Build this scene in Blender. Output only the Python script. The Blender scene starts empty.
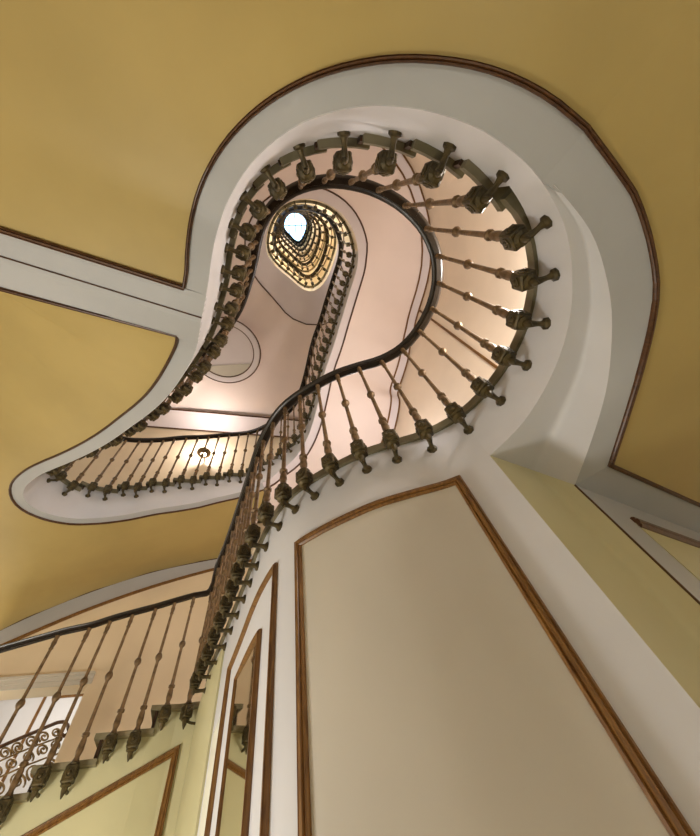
import bpy, bmesh, math, random
import numpy as np
from mathutils import Vector, Matrix
random.seed(3)
C = bpy.context.scene.collection
EYE = 1.55                                  # camera height over the floor

# ------------------------------------------------------------------ camera model (used to survey the photo)
VP = (290.0, 215.0); F = 335.0
_z = np.array([VP[0]-350, VP[1]-418, F]); _z /= np.linalg.norm(_z)
_x = np.array([1., 0, 0])-_z*_z[0]; _x /= np.linalg.norm(_x)
_y = np.cross(_z, _x)
def rect(x, y):
    d = np.array([x-350, y-418, F]); return np.array([d@_x, d@_y])/(d@_z)
def at(x, y, Z):
    q = rect(x, y)*Z; return np.array([q[0], q[1], Z])

# ------------------------------------------------------------------ materials
def _nodes(name):
    m = bpy.data.materials.new(name); m.use_nodes = True
    nt = m.node_tree; return m, nt, nt.nodes['Principled BSDF']
def srgb(c):
    return tuple(((v/255)/12.92 if v/255 <= .04045 else ((v/255+.055)/1.055)**2.4) for v in c)
def paint(name, rgb, rough=.55, var=.06, scale=3.0, bump=.02, metallic=0., rgb2=None, spec=.3):
    m, nt, b = _nodes(name)
    c = srgb(rgb); c2 = srgb(rgb2) if rgb2 else tuple(v*(1-var*2.2) for v in c)
    tc = nt.nodes.new('ShaderNodeTexCoord'); n = nt.nodes.new('ShaderNodeTexNoise')
    n.inputs['Scale'].default_value = scale; n.inputs['Detail'].default_value = 10
    r = nt.nodes.new('ShaderNodeValToRGB')
    r.color_ramp.elements[0].position = .35; r.color_ramp.elements[1].position = .65
    r.color_ramp.elements[0].color = (*c2, 1); r.color_ramp.elements[1].color = (*c, 1)
    nt.links.new(tc.outputs['Object'], n.inputs['Vector']); nt.links.new(n.outputs['Fac'], r.inputs['Fac'])
    nt.links.new(r.outputs['Color'], b.inputs['Base Color'])
    b.inputs['Roughness'].default_value = rough; b.inputs['Metallic'].default_value = metallic
    b.inputs['Specular IOR Level'].default_value = spec
    if bump:
        n2 = nt.nodes.new('ShaderNodeTexNoise'); n2.inputs['Scale'].default_value = scale*14
        bp = nt.nodes.new('ShaderNodeBump'); bp.inputs['Strength'].default_value = bump*6; bp.inputs['Distance'].default_value = .004
        nt.links.new(tc.outputs['Object'], n2.inputs['Vector']); nt.links.new(n2.outputs['Fac'], bp.inputs['Height'])
        nt.links.new(bp.outputs['Normal'], b.inputs['Normal'])
    return m
def wood(name, rgb, rgb2, rough=.4):
    m, nt, b = _nodes(name)
    tc = nt.nodes.new('ShaderNodeTexCoord'); mp = nt.nodes.new('ShaderNodeMapping'); mp.inputs['Scale'].default_value = (14, 14, 2.2)
    n = nt.nodes.new('ShaderNodeTexNoise'); n.inputs['Scale'].default_value = 4; n.inputs['Detail'].default_value = 8; n.inputs['Distortion'].default_value = 1.2
    r = nt.nodes.new('ShaderNodeValToRGB'); r.color_ramp.elements[0].position = .3; r.color_ramp.elements[1].position = .7
    r.color_ramp.elements[0].color = (*srgb(rgb2), 1); r.color_ramp.elements[1].color = (*srgb(rgb), 1)
    nt.links.new(tc.outputs['Object'], mp.inputs['Vector']); nt.links.new(mp.outputs['Vector'], n.inputs['Vector'])
    nt.links.new(n.outputs['Fac'], r.inputs['Fac']); nt.links.new(r.outputs['Color'], b.inputs['Base Color'])
    b.inputs['Roughness'].default_value = rough
    return m
def glow(name, rgb, s):
    m, nt, b = _nodes(name)
    b.inputs['Base Color'].default_value = (*srgb(rgb), 1)
    b.inputs['Emission Color'].default_value = (*srgb(rgb), 1); b.inputs['Emission Strength'].default_value = s
    return m
M = dict(
    yellow=paint('ochre_ceiling_paint', (183, 161, 102), .5, .05, 1.6),
    white=paint('cool_white_paint', (208, 208, 212), .5, .03, 2.2),
    border=paint('grey_white_border_paint', (177, 178, 180), .5, .03, 2.2),
    cream=paint('cream_panel_paint', (200, 194, 182), .45, .04, 1.4),
    green=paint('pale_green_cream_paint', (200, 194, 154), .5, .05, 1.6),
    wall=paint('warm_beige_wall_paint', (228, 210, 180), .5, .04, 1.5),
    pink=paint('rose_cream_plaster', (230, 215, 210), .5, .03, 1.2),
    lilac=paint('lilac_white_plaster', (216, 208, 212), .5, .03, 1.6),
    peach=paint('peach_wall_plaster', (230, 214, 194), .5, .04, 1.6),
    shaft=paint('upper_cream_plaster', (228, 214, 188), .5, .04, 1.6),
    honey=paint('honey_wall_plaster', (228, 212, 178), .5, .05, 1.6),
    bronze=paint('aged_bronze', (132, 106, 74), .42, .2, 24, .05, .4, (84, 66, 42), .5),
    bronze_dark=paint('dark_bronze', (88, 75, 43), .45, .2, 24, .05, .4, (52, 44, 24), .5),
    rail=paint('dark_handrail_wood', (38, 28, 20), .3, .1, 12, .02, 0, (24, 17, 12), .5),
    mould=wood('brown_moulding_wood', (138, 98, 46), (92, 58, 24)),
    mould_dark=wood('dark_brown_moulding_wood', (96, 62, 32), (64, 38, 18)),
    stone=paint('grey_tread_stone', (150, 140, 112), .5, .12, 9, .03, 0, (112, 104, 78)),
    stone_dark=paint('dark_tread_stone', (120, 112, 90), .5, .12, 9, .03, 0, (96, 90, 66)),
    riser=paint('dark_riser_wood', (58, 40, 26), .4, .1, 8),
    floor=paint('beige_floor_stone', (196, 182, 150), .35, .06, 2.5, .02),
    niche=paint('bounce_tinted_wall_paint', (206, 199, 160), .5, .05, 1.6),  # wall colour with the yellow bounce light mixed into it
    bright=paint('reflection_white', (246, 246, 236), .2, .02, 2),  # plain white standing in for a bright reflection on glass
    iron=paint('antique_iron', (150, 126, 88), .4, .2, 20, .03, .4, (100, 82, 54)),
)
mm, nt, b = _nodes('mirror_glass'); b.inputs['Base Color'].default_value = (.62, .58, .5, 1); b.inputs['Metallic'].default_value = 1; b.inputs['Roughness'].default_value = .03; M['mirror'] = mm
mm, nt, b = _nodes('lamp_brass'); b.inputs['Base Color'].default_value = (.25, .17, .09, 1); b.inputs['Metallic'].default_value = .8; b.inputs['Roughness'].default_value = .35; M['brass'] = mm
M['lamp'] = glow('lit_lamp_glass', (255, 232, 205), 9)
mm, nt, b = _nodes('skylight_glass')
g = nt.nodes.new('ShaderNodeBsdfTransparent'); g.inputs['Color'].default_value = (.93, .97, 1, 1)
gl = nt.nodes.new('ShaderNodeBsdfGlossy'); gl.inputs['Roughness'].default_value = .05
mx = nt.nodes.new('ShaderNodeMixShader'); mx.inputs['Fac'].default_value = .06
nt.links.new(g.outputs[0], mx.inputs[1]); nt.links.new(gl.outputs[0], mx.inputs[2])
nt.links.new(mx.outputs[0], nt.nodes['Material Output'].inputs['Surface']); M['glass'] = mm

# ------------------------------------------------------------------ object helpers
def mesh(name, V, Fc, mat, parent=None, smooth=False, origin=None):
    me = bpy.data.meshes.new(name)
    V = [Vector((float(v[0]), float(v[1]), float(v[2])+EYE)) for v in V]
    if origin is not None:
        o_ = Vector(origin); V = [v-o_ for v in V]
    me.from_pydata(V, [], Fc); me.validate(); me.update()
    bm = bmesh.new(); bm.from_mesh(me); bmesh.ops.remove_doubles(bm, verts=bm.verts, dist=1e-5)
    bmesh.ops.recalc_face_normals(bm, faces=bm.faces); bm.to_mesh(me); bm.free()
    me.materials.append(mat)
    if smooth:
        for p in me.polygons: p.use_smooth = True
        try: me.set_sharp_from_angle(angle=math.radians(38))
        except Exception: pass
    o = bpy.data.objects.new(name, me); C.objects.link(o)
    if origin is not None: o.location = origin
    if parent is not None:
        o.parent = parent; o.matrix_parent_inverse = parent_inv(parent)
    return o
def parent_inv(p):
    m = Matrix.Translation(p.location) @ p.rotation_euler.to_matrix().to_4x4()
    if p.parent: m = p.parent.matrix_world @ m if False else m
    return m.inverted()
def thing(name, label, cat, loc, group=None):
    o = bpy.data.objects.new(name, None); o.empty_display_size = .1; C.objects.link(o)
    o.location = (float(loc[0]), float(loc[1]), float(loc[2])+EYE); o['label'] = label; o['category'] = cat
    if group: o['group'] = group
    return o
def struct(o, label=None, cat=None):
    o['kind'] = 'structure'
    if label: o['label'] = label
    if cat: o['category'] = cat
    return o
def grid(rows, closed=False):
    """rows: list of point lists of equal length; returns verts, faces"""
    n = len(rows[0]); V = [p for r in rows for p in r]; Fc = []
    for i in range(len(rows)-1):
        for j in range(n-1 if not closed else n):
            k = (j+1) % n
            Fc.append((i*n+j, i*n+k, (i+1)*n+k, (i+1)*n+j))
    return V, Fc
def slab(rows, thick):
    """ribbon with thickness: rows lists of points; extruded by vector thick (z up)"""
    t = np.array([0, 0, thick]) if np.isscalar(thick) else np.array(thick)
    n = len(rows[0]); m = len(rows)
    top = [[np.array(p)+t for p in r] for r in rows]
    V, Fa = grid(rows); V2, Fb = grid(top); o = len(V)
    V = V+V2; Fc = Fa+[tuple(o+i for i in f) for f in Fb]
    for i in range(m-1):
        for j in (0, n-1):
            a, b_ = i*n+j, (i+1)*n+j; Fc.append((a, b_, o+b_, o+a))
    for j in range(n-1):
        for i in (0, m-1):
            a, b_ = i*n+j, i*n+j+1; Fc.append((a, b_, o+b_, o+a))
    return V, Fc
def sweep(Q, N, prof, closed=False):
    """profile (a across, b along N) swept along points Q with mitred corners"""
    Q = [np.array(q, float) for q in Q]; k = len(Q); rows = []
    for i in range(k):
        if closed: a, b_ = Q[i]-Q[i-1], Q[(i+1) % k]-Q[i]
        else:
            a = Q[i]-Q[i-1] if i else Q[1]-Q[0]; b_ = Q[i+1]-Q[i] if i < k-1 else Q[i]-Q[i-1]
        a /= np.linalg.norm(a)+1e-12; b_ /= np.linalg.norm(b_)+1e-12
        t = a+b_; t /= np.linalg.norm(t)+1e-12
        nn = np.array(N[i] if len(N) == k else N[0], float); nn = nn-t*(nn@t); nn /= np.linalg.norm(nn)
        s = np.cross(nn, t); sc = 1/max(.5, float(a@t))
        rows.append([Q[i]+s*pa*sc+nn*pb for pa, pb in prof])
    if closed: rows.append(rows[0])
    V, Fc = grid(rows, closed=True)
    if not closed:
        m = len(prof); Fc += [tuple(range(m)), tuple((len(rows)-1)*m+i for i in range(m))]
    return V, Fc
def mprof(w, d):
    return [(-w, -.004), (-w, .45*d), (-.72*w, .8*d), (-.4*w, .62*d), (-.25*w, d), (.25*w, d), (.4*w, .62*d), (.72*w, .8*d), (w, .45*d), (w, -.004)]
def oval(rx, ry, n=10):
    return [(rx*math.cos(2*math.pi*i/n), ry*math.sin(2*math.pi*i/n)) for i in range(n)]
def lathe(prof, n=10):
    V = []; Fc = []
    for z, r in prof:
        for i in range(n): V.append((r*math.cos(2*math.pi*i/n), r*math.sin(2*math.pi*i/n), z))
    for k in range(len(prof)-1):
        for i in range(n):
            j = (i+1) % n; Fc.append((k*n+i, k*n+j, (k+1)*n+j, (k+1)*n+i))
    Fc.append(tuple(range(n))); Fc.append(tuple((len(prof)-1)*n+i for i in range(n)))
    return V, Fc
def join(*parts):
    V = []; Fc = []
    for v, f in parts:
        o = len(V); V += [tuple(map(float, p)) for p in v]; Fc += [tuple(o+i for i in q) for q in f]
    return V, Fc
def box(c, d):
    x, y, z_ = c; a, b_, h = d[0]/2, d[1]/2, d[2]/2
    V = [(x+sx*a, y+sy*b_, z_+sz*h) for sx in (-1, 1) for sy in (-1, 1) for sz in (-1, 1)]
    return V, [(0, 1, 3, 2), (4, 6, 7, 5), (0, 4, 5, 1), (2, 3, 7, 6), (0, 2, 6, 4), (1, 5, 7, 3)]

# ------------------------------------------------------------------ surveyed baluster positions, ascending (photo x, y, height over the eye)
S1 = [(-34, 824, .80), (2, 812, .80), (40, 776, .925), (70, 774, .925), (110, 744, 1.06), (134, 742, 1.06), (164.8, 714, 1.2), (186.8, 712, 1.2)]
S1 += [(196, 680, 1.28), (202, 666, 1.31), (208, 652, 1.33), (214, 636, 1.35)]
S1 += [(a, b, 1.36) for a, b in [(220, 620), (226, 604), (232, 588), (238, 572), (244, 554), (252, 536), (266, 511), (284, 492.9), (302.9, 478.6), (331.4, 464.3), (358.6, 448.6),
      (390, 438.6), (424.3, 430), (455.2, 413.6), (481.7, 386.4), (504, 355.9), (517.5, 320), (524.4, 279.8), (515.4, 238)]]
S2 = [(475.6, 199, 1.45), (432, 175.5, 1.55), (385.6, 164.4, 1.66), (342.8, 162.4, 1.77), (306, 172, 1.88), (277.2, 189.4, 1.98), (259, 210.6, 2.07), (247.7, 231.6, 2.14)]
L = [(243.3, 253.9), (239.6, 272.4), (237, 291), (231, 308.5), (227.3, 324.4), (222, 339.3), (213.6, 353), (205, 366), (196.8, 377.5), (186.8, 388.3), (176.4, 398.7), (165.3, 407.3),
     (153, 416.2), (141.9, 424.7), (130, 432), (118, 439), (105, 445), (94, 450), (80, 456), (66, 462), (56, 470)]
S2 += [(a, b, 2.14+(i//2+1)*.082) for i, (a, b) in enumerate(L)]
L = [(58, 477), (76, 484), (92, 488), (107.7, 489), (126, 484.4), (137.6, 489), (152, 480), (166.5, 484), (181, 478), (193.5, 481), (206, 475), (218.6, 477), (230, 472.4), (241, 474)]
S3 = [(a, b, 3.06+(i//2+1)*.085) for i, (a, b) in enumerate(L)]
L = [(252, 468), (262, 462), (271, 457), (280, 451), (288, 445), (294, 437), (300, 427), (304.5, 415), (308, 403), (311, 390), (313.5, 379), (316, 367), (318.6, 358), (322, 348.6),
     (325, 340), (328, 331), (331, 320), (333.5, 311), (337, 302), (339, 292), (342.6, 283.7), (345, 273.4), (348, 264.5), (349, 255)]
S3 += [(a, b, 3.68+(i+1)*.08) for i, (a, b) in enumerate(L)]
L = [(348, 244.6), (345, 234), (340, 225), (333, 217), (324.6, 211.7), (315, 208), (305.7, 206.6), (295.4, 207.4), (287, 211), (281, 217), (276.6, 224.6), (273, 234), (272, 244),
     (273, 251), (276.6, 257), (282, 263.7), (288, 268), (294.6, 274), (300, 279), (306, 283), (312, 284), (319.4, 278.6), (324, 269), (328, 258), (331.4, 248)]
S4 = [(a, b, 5.61+(i+1)*.092) for i, (a, b) in enumerate(L)]
H = 25*.092
P = [at(a, b, zz) for a, b, zz in S1+S2+S3+S4]
n1, n2, n3, n4 = len(S1), len(S2), len(S3), len(S4)
i2, i3, i4, i5 = n1, n1+n2, n1+n2+n3, n1+n2+n3+n4
TURNS = 6
turn = P[i4:i5]
for k in range(1, TURNS):
    P += [p+np.array([0, 0, H*k]) for p in turn]
P = np.array(P)
for LAM in (.5, -.52, .5, -.52):                         # even out the survey in plan
    Q = P.copy(); Q[1:-1, :2] = P[1:-1, :2]+LAM*(.5*P[:-2, :2]+.5*P[2:, :2]-P[1:-1, :2])
    keep = [6, 7, 8]                                    # tight corner of the lower flight
    Q[keep] = P[keep]; P = Q
_c, _d = np.polyfit(P[1:8, 0], P[1:8, 1], 1)             # the lower flight is straight
for i in range(8):
    P[i, :2] = at(*S1[i])[:2]; v = np.array([1, _c])/math.hypot(1, _c); o_ = np.array([0, _d]); P[i, :2] = o_+v*((P[i, :2]-o_) @ v)
NP = len(P)
# soffit (underside) height per survey point
IA = n1-6                                              # where the curved wall ends
Zs = P[:, 2]-.30
def setz(tab):
    ks = sorted(tab); idx = np.arange(ks[0], ks[-1]+1)
    Zs[ks[0]:ks[-1]+1] = np.interp(idx, ks, [tab[k] for k in ks])
setz({IA: 1.09, IA+1: 1.11, IA+2: 1.14, IA+3: 1.17, IA+4: 1.2, IA+5: 1.205, i2: 1.215, i2+1: 1.24, i2+2: 1.285, i2+3: 1.34, i2+4: 1.42, i2+5: 1.56, i2+6: 1.7, i2+7: 1.78, i2+8: 1.79, i2+10: 1.81, i2+11: 1.84, i2+12: 1.92,
      i2+13: 2.02, i2+15: 2.13, i2+20: 2.42, i3-1: 2.72, i3+4: 2.92, i3+10: 3.2, i3+16: 3.58})
def cr(A, u):
    u = min(max(u, 0), len(A)-1.0001); i = int(u); f = u-i
    p0, p1, p2, p3 = A[max(i-1, 0)], A[i], A[min(i+1, len(A)-1)], A[min(i+2, len(A)-1)]
    return .5*((2*p1)+(p2-p0)*f+(2*p0-5*p1+4*p2-p3)*f*f+(3*p1-p0-3*p2+p3)*f**3)
def pl(u): return cr(P[:, :2], u)
def nrm(u):
    a, b_ = max(u-.6, 0), min(u+.6, NP-1.001)
    t = pl(b_)-pl(a); t /= np.linalg.norm(t); return np.array([-t[1], t[0]])
def off(u, d):
    q = pl(u)+nrm(u)*d; return q
def zs(u): return float(np.interp(u, np.arange(NP), Zs))
def pt(q, Z): return np.array([q[0], q[1], Z])
def us(a, b_, step=.5):
    n = max(2, int(round((b_-a)/step))+1); return np.linspace(a, b_, n)
def ray_wall(px, py, a, b_, d=.09):
    q = rect(px, py); best = None; U = us(a, b_, .1)
    L_ = [off(u, d) for u in U]
    for k in range(len(L_)-1):
        p, e = L_[k], L_[k+1]-L_[k]
        m = np.array([[q[0], -e[0]], [q[1], -e[1]]])
        if abs(np.linalg.det(m)) < 1e-9: continue
        s, t = np.linalg.solve(m, p)
        if -.01 <= t <= 1.01 and s > 0 and (best is None or s < best[1]): best = (U[k]+t*(U[k+1]-U[k]), float(s))
    return best
FA = .09                                               # stringer face, measured out from the baluster line
FLOOR = -EYE
ROOF = P[-1, 2]+1.6

# ------------------------------------------------------------------ walls of the ground floor
# curved wall below the landing
UD0, UA = 8.0, IA+.0
Ud = us(UD0, UA, .34)
def wall_solid(Us, z0f, z1f, d0, d1):
    rows = []
    for u in Us:
        a, b_ = off(u, d0), off(u, d1)
        rows.append([pt(a, z0f(u)), pt(a, z1f(u)), pt(b_, z1f(u)), pt(b_, z0f(u))])
    V, Fc = grid(rows, closed=True)
    m = 4; Fc += [(0, 1, 2, 3), tuple((len(rows)-1)*m+i for i in range(m))]
    return V, Fc
ZL = 1.40                                              # underside of the landing slab
ztop = lambda u: float(np.interp(u, np.arange(NP), P[:, 2]))+.04
V, Fc = wall_solid(Ud, lambda u: FLOOR, ztop, FA, FA+.14)
wd = struct(mesh('wall_front', V, Fc, M['white'], smooth=True), 'white curved wall below the landing with brown framed panels', 'wall')
def panel_on_drum(px_l, px_r, py_l, py_r, bottom, name, w=.0205, d=.022, inset=None, mat=None, fill=None):
    (ul, zl), (ur, zr) = ray_wall(px_l, py_l, UD0, UA+1), ray_wall(px_r, py_r, UD0, UA+1)
    zt = (zl+zr)/2
    U = us(ul, ur, .25)
    Q = [pt(off(ul, FA), bottom)]+[pt(off(u, FA), zl+(zr-zl)*(u-ul)/(ur-ul)) for u in U]+[pt(off(ur, FA), bottom)]
    N = [pt(-nrm(ul), 0)]+[pt(-nrm(u), 0) for u in U]+[pt(-nrm(ur), 0)]
    Q2, N2 = list(Q), list(N)
    for u in U[::-1][1:-1]: Q2.append(pt(off(u, FA), bottom)); N2.append(pt(-nrm(u), 0))
    V, Fc = sweep(Q2, N2, mprof(w, d), closed=True)
    o = mesh(name, V, Fc, mat or M['mould'])
    if fill:
        rows = [[pt(off(u, FA-.004), bottom), pt(off(u, FA-.004), zt)] for u in us(ul, ur, .2)]
        rows = [[r[0], r[1], r[1]+pt(nrm(u)*.012, 0), r[0]+pt(nrm(u)*.012, 0)] for r, u in zip(rows, us(ul, ur, .2))]
        V, Fc = grid(rows, closed=True); Fc += [(0, 1, 2, 3), tuple((len(rows)-1)*4+i for i in range(4))]
        mesh('panel', V, Fc, fill, wd, smooth=True)
    return o, ul, ur, zt
o, ul, ur, zt = panel_on_drum(299, 458, 545, 481, -1.1, 'trim_1', fill=M['cream'])
struct(o, 'brown moulding framing the big cream panel of the curved wall', 'moulding')
print('panel1', ul, ur, zt)
o, ul2, ur2, zt2 = panel_on_drum(231, 277, 669, 566, -1.1, 'trim_2', w=.0105)
struct(o, 'outer brown moulding around the narrow mirror panel', 'moulding')
print('panel2', ul2, ur2, zt2)

# mirror set in the narrow panel
(ua, za), (ub, zb) = ray_wall(237, 688, UD0, UA), ray_wall(262, 623, UD0, UA)
print('mirror', ua, za, ub, zb)
zm = (za+zb)/2; zbm = -1.0
mp = pt(off((ua+ub)/2, FA), zbm)
mir = thing('mirror', 'tall narrow mirror in a brown frame on the curved white wall', 'mirror', mp)
Um = us(ua, ub, .25)
Q = [pt(off(ua, FA), zbm)]+[pt(off(u, FA), zm) for u in Um]+[pt(off(ub, FA), zbm)]
N = [pt(-nrm(ua), 0)]+[pt(-nrm(u), 0) for u in Um]+[pt(-nrm(ub), 0)]
for u in Um[::-1][1:-1]: Q.append(pt(off(u, FA), zbm)); N.append(pt(-nrm(u), 0))
V, Fc = sweep(Q, N, mprof(.0085, .02), closed=True); mesh('frame', V, Fc, M['mould'], mir)
qa, qb = off(ua, FA-.012), off(ub, FA-.012); nn = nrm((ua+ub)/2)*.006
V, Fc = slab([[pt(qa, zbm), pt(qb, zbm)], [pt(qa, zm), pt(qb, zm)]], pt(nn, 0)); mesh('glass', V, Fc, M['mirror'], mir)

# end of the curved wall: pale pilaster with a bevelled edge
e0 = off(UD0, FA)
(up_, zp_) = ray_wall(216, 690, UD0, UA)
pil = []
c8 = off(8.0, FA-.03); dirx = nrm(8.0)

# side wall below the lower flight (yellow, at the left)
SN = nrm(3.0)
def extend(u, d):                                       # straight continuation beyond the photo's left edge
    if u >= 7: return P[7, :2]+(pl(7)-pl(4))/np.linalg.norm(pl(7)-pl(4))*.15*(u-7)+SN*d
    if u >= 0: return pl(u)+SN*d
    t = (pl(2)-pl(0)); t /= np.linalg.norm(t); return pl(0)+SN*d+t*u*.15
Ulow = [-14, -8, -3]+list(us(0, 7.6, .4))
# staircase treads of the lower flight
groups1 = [(-14, -8.5, .29), (-8.5, -6.5, .42), (-6.5, -4.5, .55), (-4.5, -2.5, .68), (-2.5, 1.5, .80), (1.5, 3.5, .925), (3.5, 5.5, 1.06), (5.5, 7.45, 1.2)]
def tread_z(zb_): return zb_+.055
rows = []
def wl(u):
    for a, b_, zz in groups1:
        if a <= u <= b_: return zz
    return 1.2
stw = []
lowflight = thing('stair_flight', 'straight lower flight of stone steps at lower left beside the curved wall', 'stairs', pt(off(4, .3), FLOOR))
rows = []
for a, b_, zz in groups1:
    for u in us(a, b_, 1.0):
        p, q = extend(u, FA), extend(u, FA+.14)
        rows.append([pt(p, FLOOR), pt(p, zz+.045), pt(q, zz+.045), pt(q, FLOOR)])
pe, qe = extend(7.45, FA), extend(7.45, FA+.14)
V, Fc = grid(rows, closed=True); Fc += [(0, 1, 2, 3), tuple((len(rows)-1)*4+i for i in range(4))]
wl_side = struct(mesh('wall_left', V, Fc, M['green']), 'yellow cream side wall below the lower flight of steps', 'wall')
for k, (a, b_, zz) in enumerate(groups1):
    U = us(a-.2 if k else a, b_+.18, 1.0)
    rows = [[pt(extend(u, .035), zz+.045), pt(extend(u, 1.40), zz+.045)] for u in U]
    V, Fc = slab(rows, .03); mesh('tread', V, Fc, M['stone'], lowflight)
    zprev = groups1[k-1][2] if k else FLOOR
    p, q = extend(a, FA-.03), extend(a, 1.40); e = extend(a+.12, FA-.03)-p
    V, Fc = slab([[pt(p, zprev+.085), pt(q, zprev+.065)], [pt(p, zz+.045), pt(q, zz+.045)]], pt(e, 0)); mesh('riser', V, Fc, M['riser'], lowflight)

# moulding triangle on the yellow side wall
def on_side(px, py):
    q = rect(px, py); p0, p1 = extend(-8, FA), extend(6, FA); e = p1-p0
    s, t = np.linalg.solve(np.array([[q[0], -e[0]], [q[1], -e[1]]]), p0); return np.array([q[0]*s, q[1]*s, s])
A_, B_, D_ = on_side(30, 836), on_side(176, 751), on_side(157, 836)
e_ = (A_-B_); A2 = B_+e_*2.2; D2 = D_.copy(); D2[:2] = B_[:2]; D2[2] = -1.2
A3 = A2.copy(); A3[2] = -1.2
n_ = pt(-SN, 0)
V, Fc = sweep([A2, B_, D2, A3], [n_], mprof(.022, .02), closed=True)
struct(mesh('trim_3', V, Fc, M['mould']), 'brown moulding of the sloping panel below the lower flight', 'moulding')

# pilaster strip between the side wall and the curved wall
p0, p1 = off(7.75, FA-.0), off(8.25, FA)
q0 = extend(7.45, FA)
V, Fc = slab([[pt(q0, FLOOR), pt(q0, 1.22)], [pt(off(8.0, FA-.012), FLOOR), pt(off(8.0, FA-.012), 1.3)]]+[[pt(off(u, FA-.012), FLOOR), pt(off(u, FA-.012), 1.3)] for u in (8.2, ray_wall(212, 736, 7.6, UA)[0])], pt(nrm(8)*.012, 0))
struct(mesh('wall_corner', V, Fc, M['green']), 'pale green corner pilaster where the side wall meets the curved wall', 'wall')

(us0, zs0), (us1, zs1) = ray_wall(216, 730, UD0-.6, UA), ray_wall(226, 700, UD0-.6, UA)
V, Fc = slab([[pt(off(us0, FA-.012), -1.2), pt(off(us1, FA-.012), -1.2)], [pt(off(us0, FA-.012), zs0-.02), pt(off(us1, FA-.012), zs0+.02)]], pt(nrm(us0)*.012, 0))
struct(mesh('trim_21', V, Fc, M['bright']), 'white strip painted as a bright reflection beside the narrow mirror panel', 'trim')
V, Fc = sweep([pt(off(us0-.1, FA-.004), -1.2), pt(off(us0-.1, FA-.004), zs0)], [pt(-nrm(us0), 0)], oval(.004, .004, 6))
struct(mesh('trim_22', V, Fc, M['mould_dark']), 'thin dark line left of the painted reflection strip', 'trim')
# recess to the right of the curved wall: niche between two vertical edges
EO_px = [(575, 485), (595, 430), (608, 380), (612, 320), (606, 275), (590, 230), (555, 185)]
ZE = .92
def resample(Q, n):
    Q = np.array(Q, float); d = np.r_[0, np.cumsum(np.linalg.norm(np.diff(Q, axis=0), axis=1))]
    t = np.linspace(0, d[-1], n); idx = np.interp(t, d, np.arange(len(Q)))
    return [cr(Q, i) for i in idx]
NE = 25
EO = resample([at(a, b_, z1) for (a, b_), z1 in zip(EO_px, [.92, .97, 1.03, 1.10, 1.145, 1.18, 1.20])], NE)
UE = IA+5.75                                           # survey position where the landing's underside starts
EF = [pt(off(u, FA), zs(u)) for u in np.linspace(UA, UE, NE)]
MID = []
for j, (a, b_) in enumerate(zip(EF, EO)):
    e2 = (b_-a)[:2]; g_ = np.linalg.norm(e2); nn2 = np.array([-e2[1], e2[0]])/(g_+1e-9)
    if nn2[1]+nn2[0] < 0: nn2 = -nn2
    kk = max(0, 1-j/9); m = a*.14+b_*.86; m[2] = max(a[2], b_[2])+.01*min(1, g_*8); MID.append(m+pt(nn2*.22*g_*kk, 0))
rows = []
for j in range(NE):
    a, m, b_ = EF[j], MID[j], EO[j]; r = [a+(m-a)*t for t in (0, .35, .7, .85)]
    c0, c1 = a+(m-a)*.85, m+(b_-m)*.2
    r += [(1-t)**2*c0+2*t*(1-t)*m+t*t*c1 for t in (.25, .5, .75, 1)]
    r += [c1+(b_-c1)*t for t in (.35, .7, 1)]
    rows.append(r)
V, Fc = grid(rows)
struct(mesh('trim_4', V, Fc, M['white'], smooth=True), 'white plaster cove curving up beside the landing on the right', 'cove')
rows = [[pt(p, FLOOR) for p in rows[0]], rows[0]]
V, Fc = grid(rows)
struct(mesh('wall_niche', V, Fc, M['niche'], smooth=True), 'hollow wall strip painted with a greenish bounce tint between curved wall and right wall', 'wall')

# right wall
Bp = EO[0]; dr = np.array([.89, .456]); dr /= np.linalg.norm(dr); nr = np.array([dr[1], -dr[0]])
W1 = Bp[:2]+dr*1.7
V, Fc = slab([[pt(Bp[:2], FLOOR), pt(W1, FLOOR)], [pt(Bp[:2], ZE), pt(W1, ZE)]], pt(-nr*.12, 0))
struct(mesh('wall_right', V, Fc, M['border']), 'pale wall at right edge below the ceiling band', 'wall')
def on_right(px, py):
    q = rect(px, py); s, t = np.linalg.solve(np.array([[q[0], -dr[0]], [q[1], -dr[1]]]), Bp[:2]); return np.array([q[0]*s, q[1]*s, s]), t
c_, t_ = on_right(635, 523)
Qp = [pt(Bp[:2]+dr*t_, -1.2), pt(Bp[:2]+dr*t_, c_[2]), pt(Bp[:2]+dr*1.62, c_[2]), pt(Bp[:2]+dr*1.62, -1.2)]
V, Fc = sweep(Qp[1:3], [pt(nr, 0)], mprof(.026, .02))
struct(mesh('trim_5', V, Fc, M['mould_dark']), 'dark brown moulding of the wall panel at right edge', 'moulding')
V, Fc = slab([[q+pt(nr*.003, 0) for q in (Qp[0], Qp[3])], [q+pt(nr*.003, 0) for q in (Qp[1], Qp[2])]], pt(-nr*.01, 0))
struct(mesh('wall_right_panel', V, Fc, M['green']), 'yellow green wall panel inside the dark moulding at right', 'wall panel')
V, Fc = sweep([pt(Bp[:2], FLOOR+.02), pt(Bp[:2], ZE)], [pt(nr, 0)], oval(.004, .004, 6))
struct(mesh('trim_6', V, Fc, M['mould_dark']), 'thin dark bead down the corner of the right wall', 'bead')

# ------------------------------------------------------------------ ceiling under the landing (right) and undersides of the flights
OUT = []
WEND = pt(Bp[:2]+dr*1.55, ZE)

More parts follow.
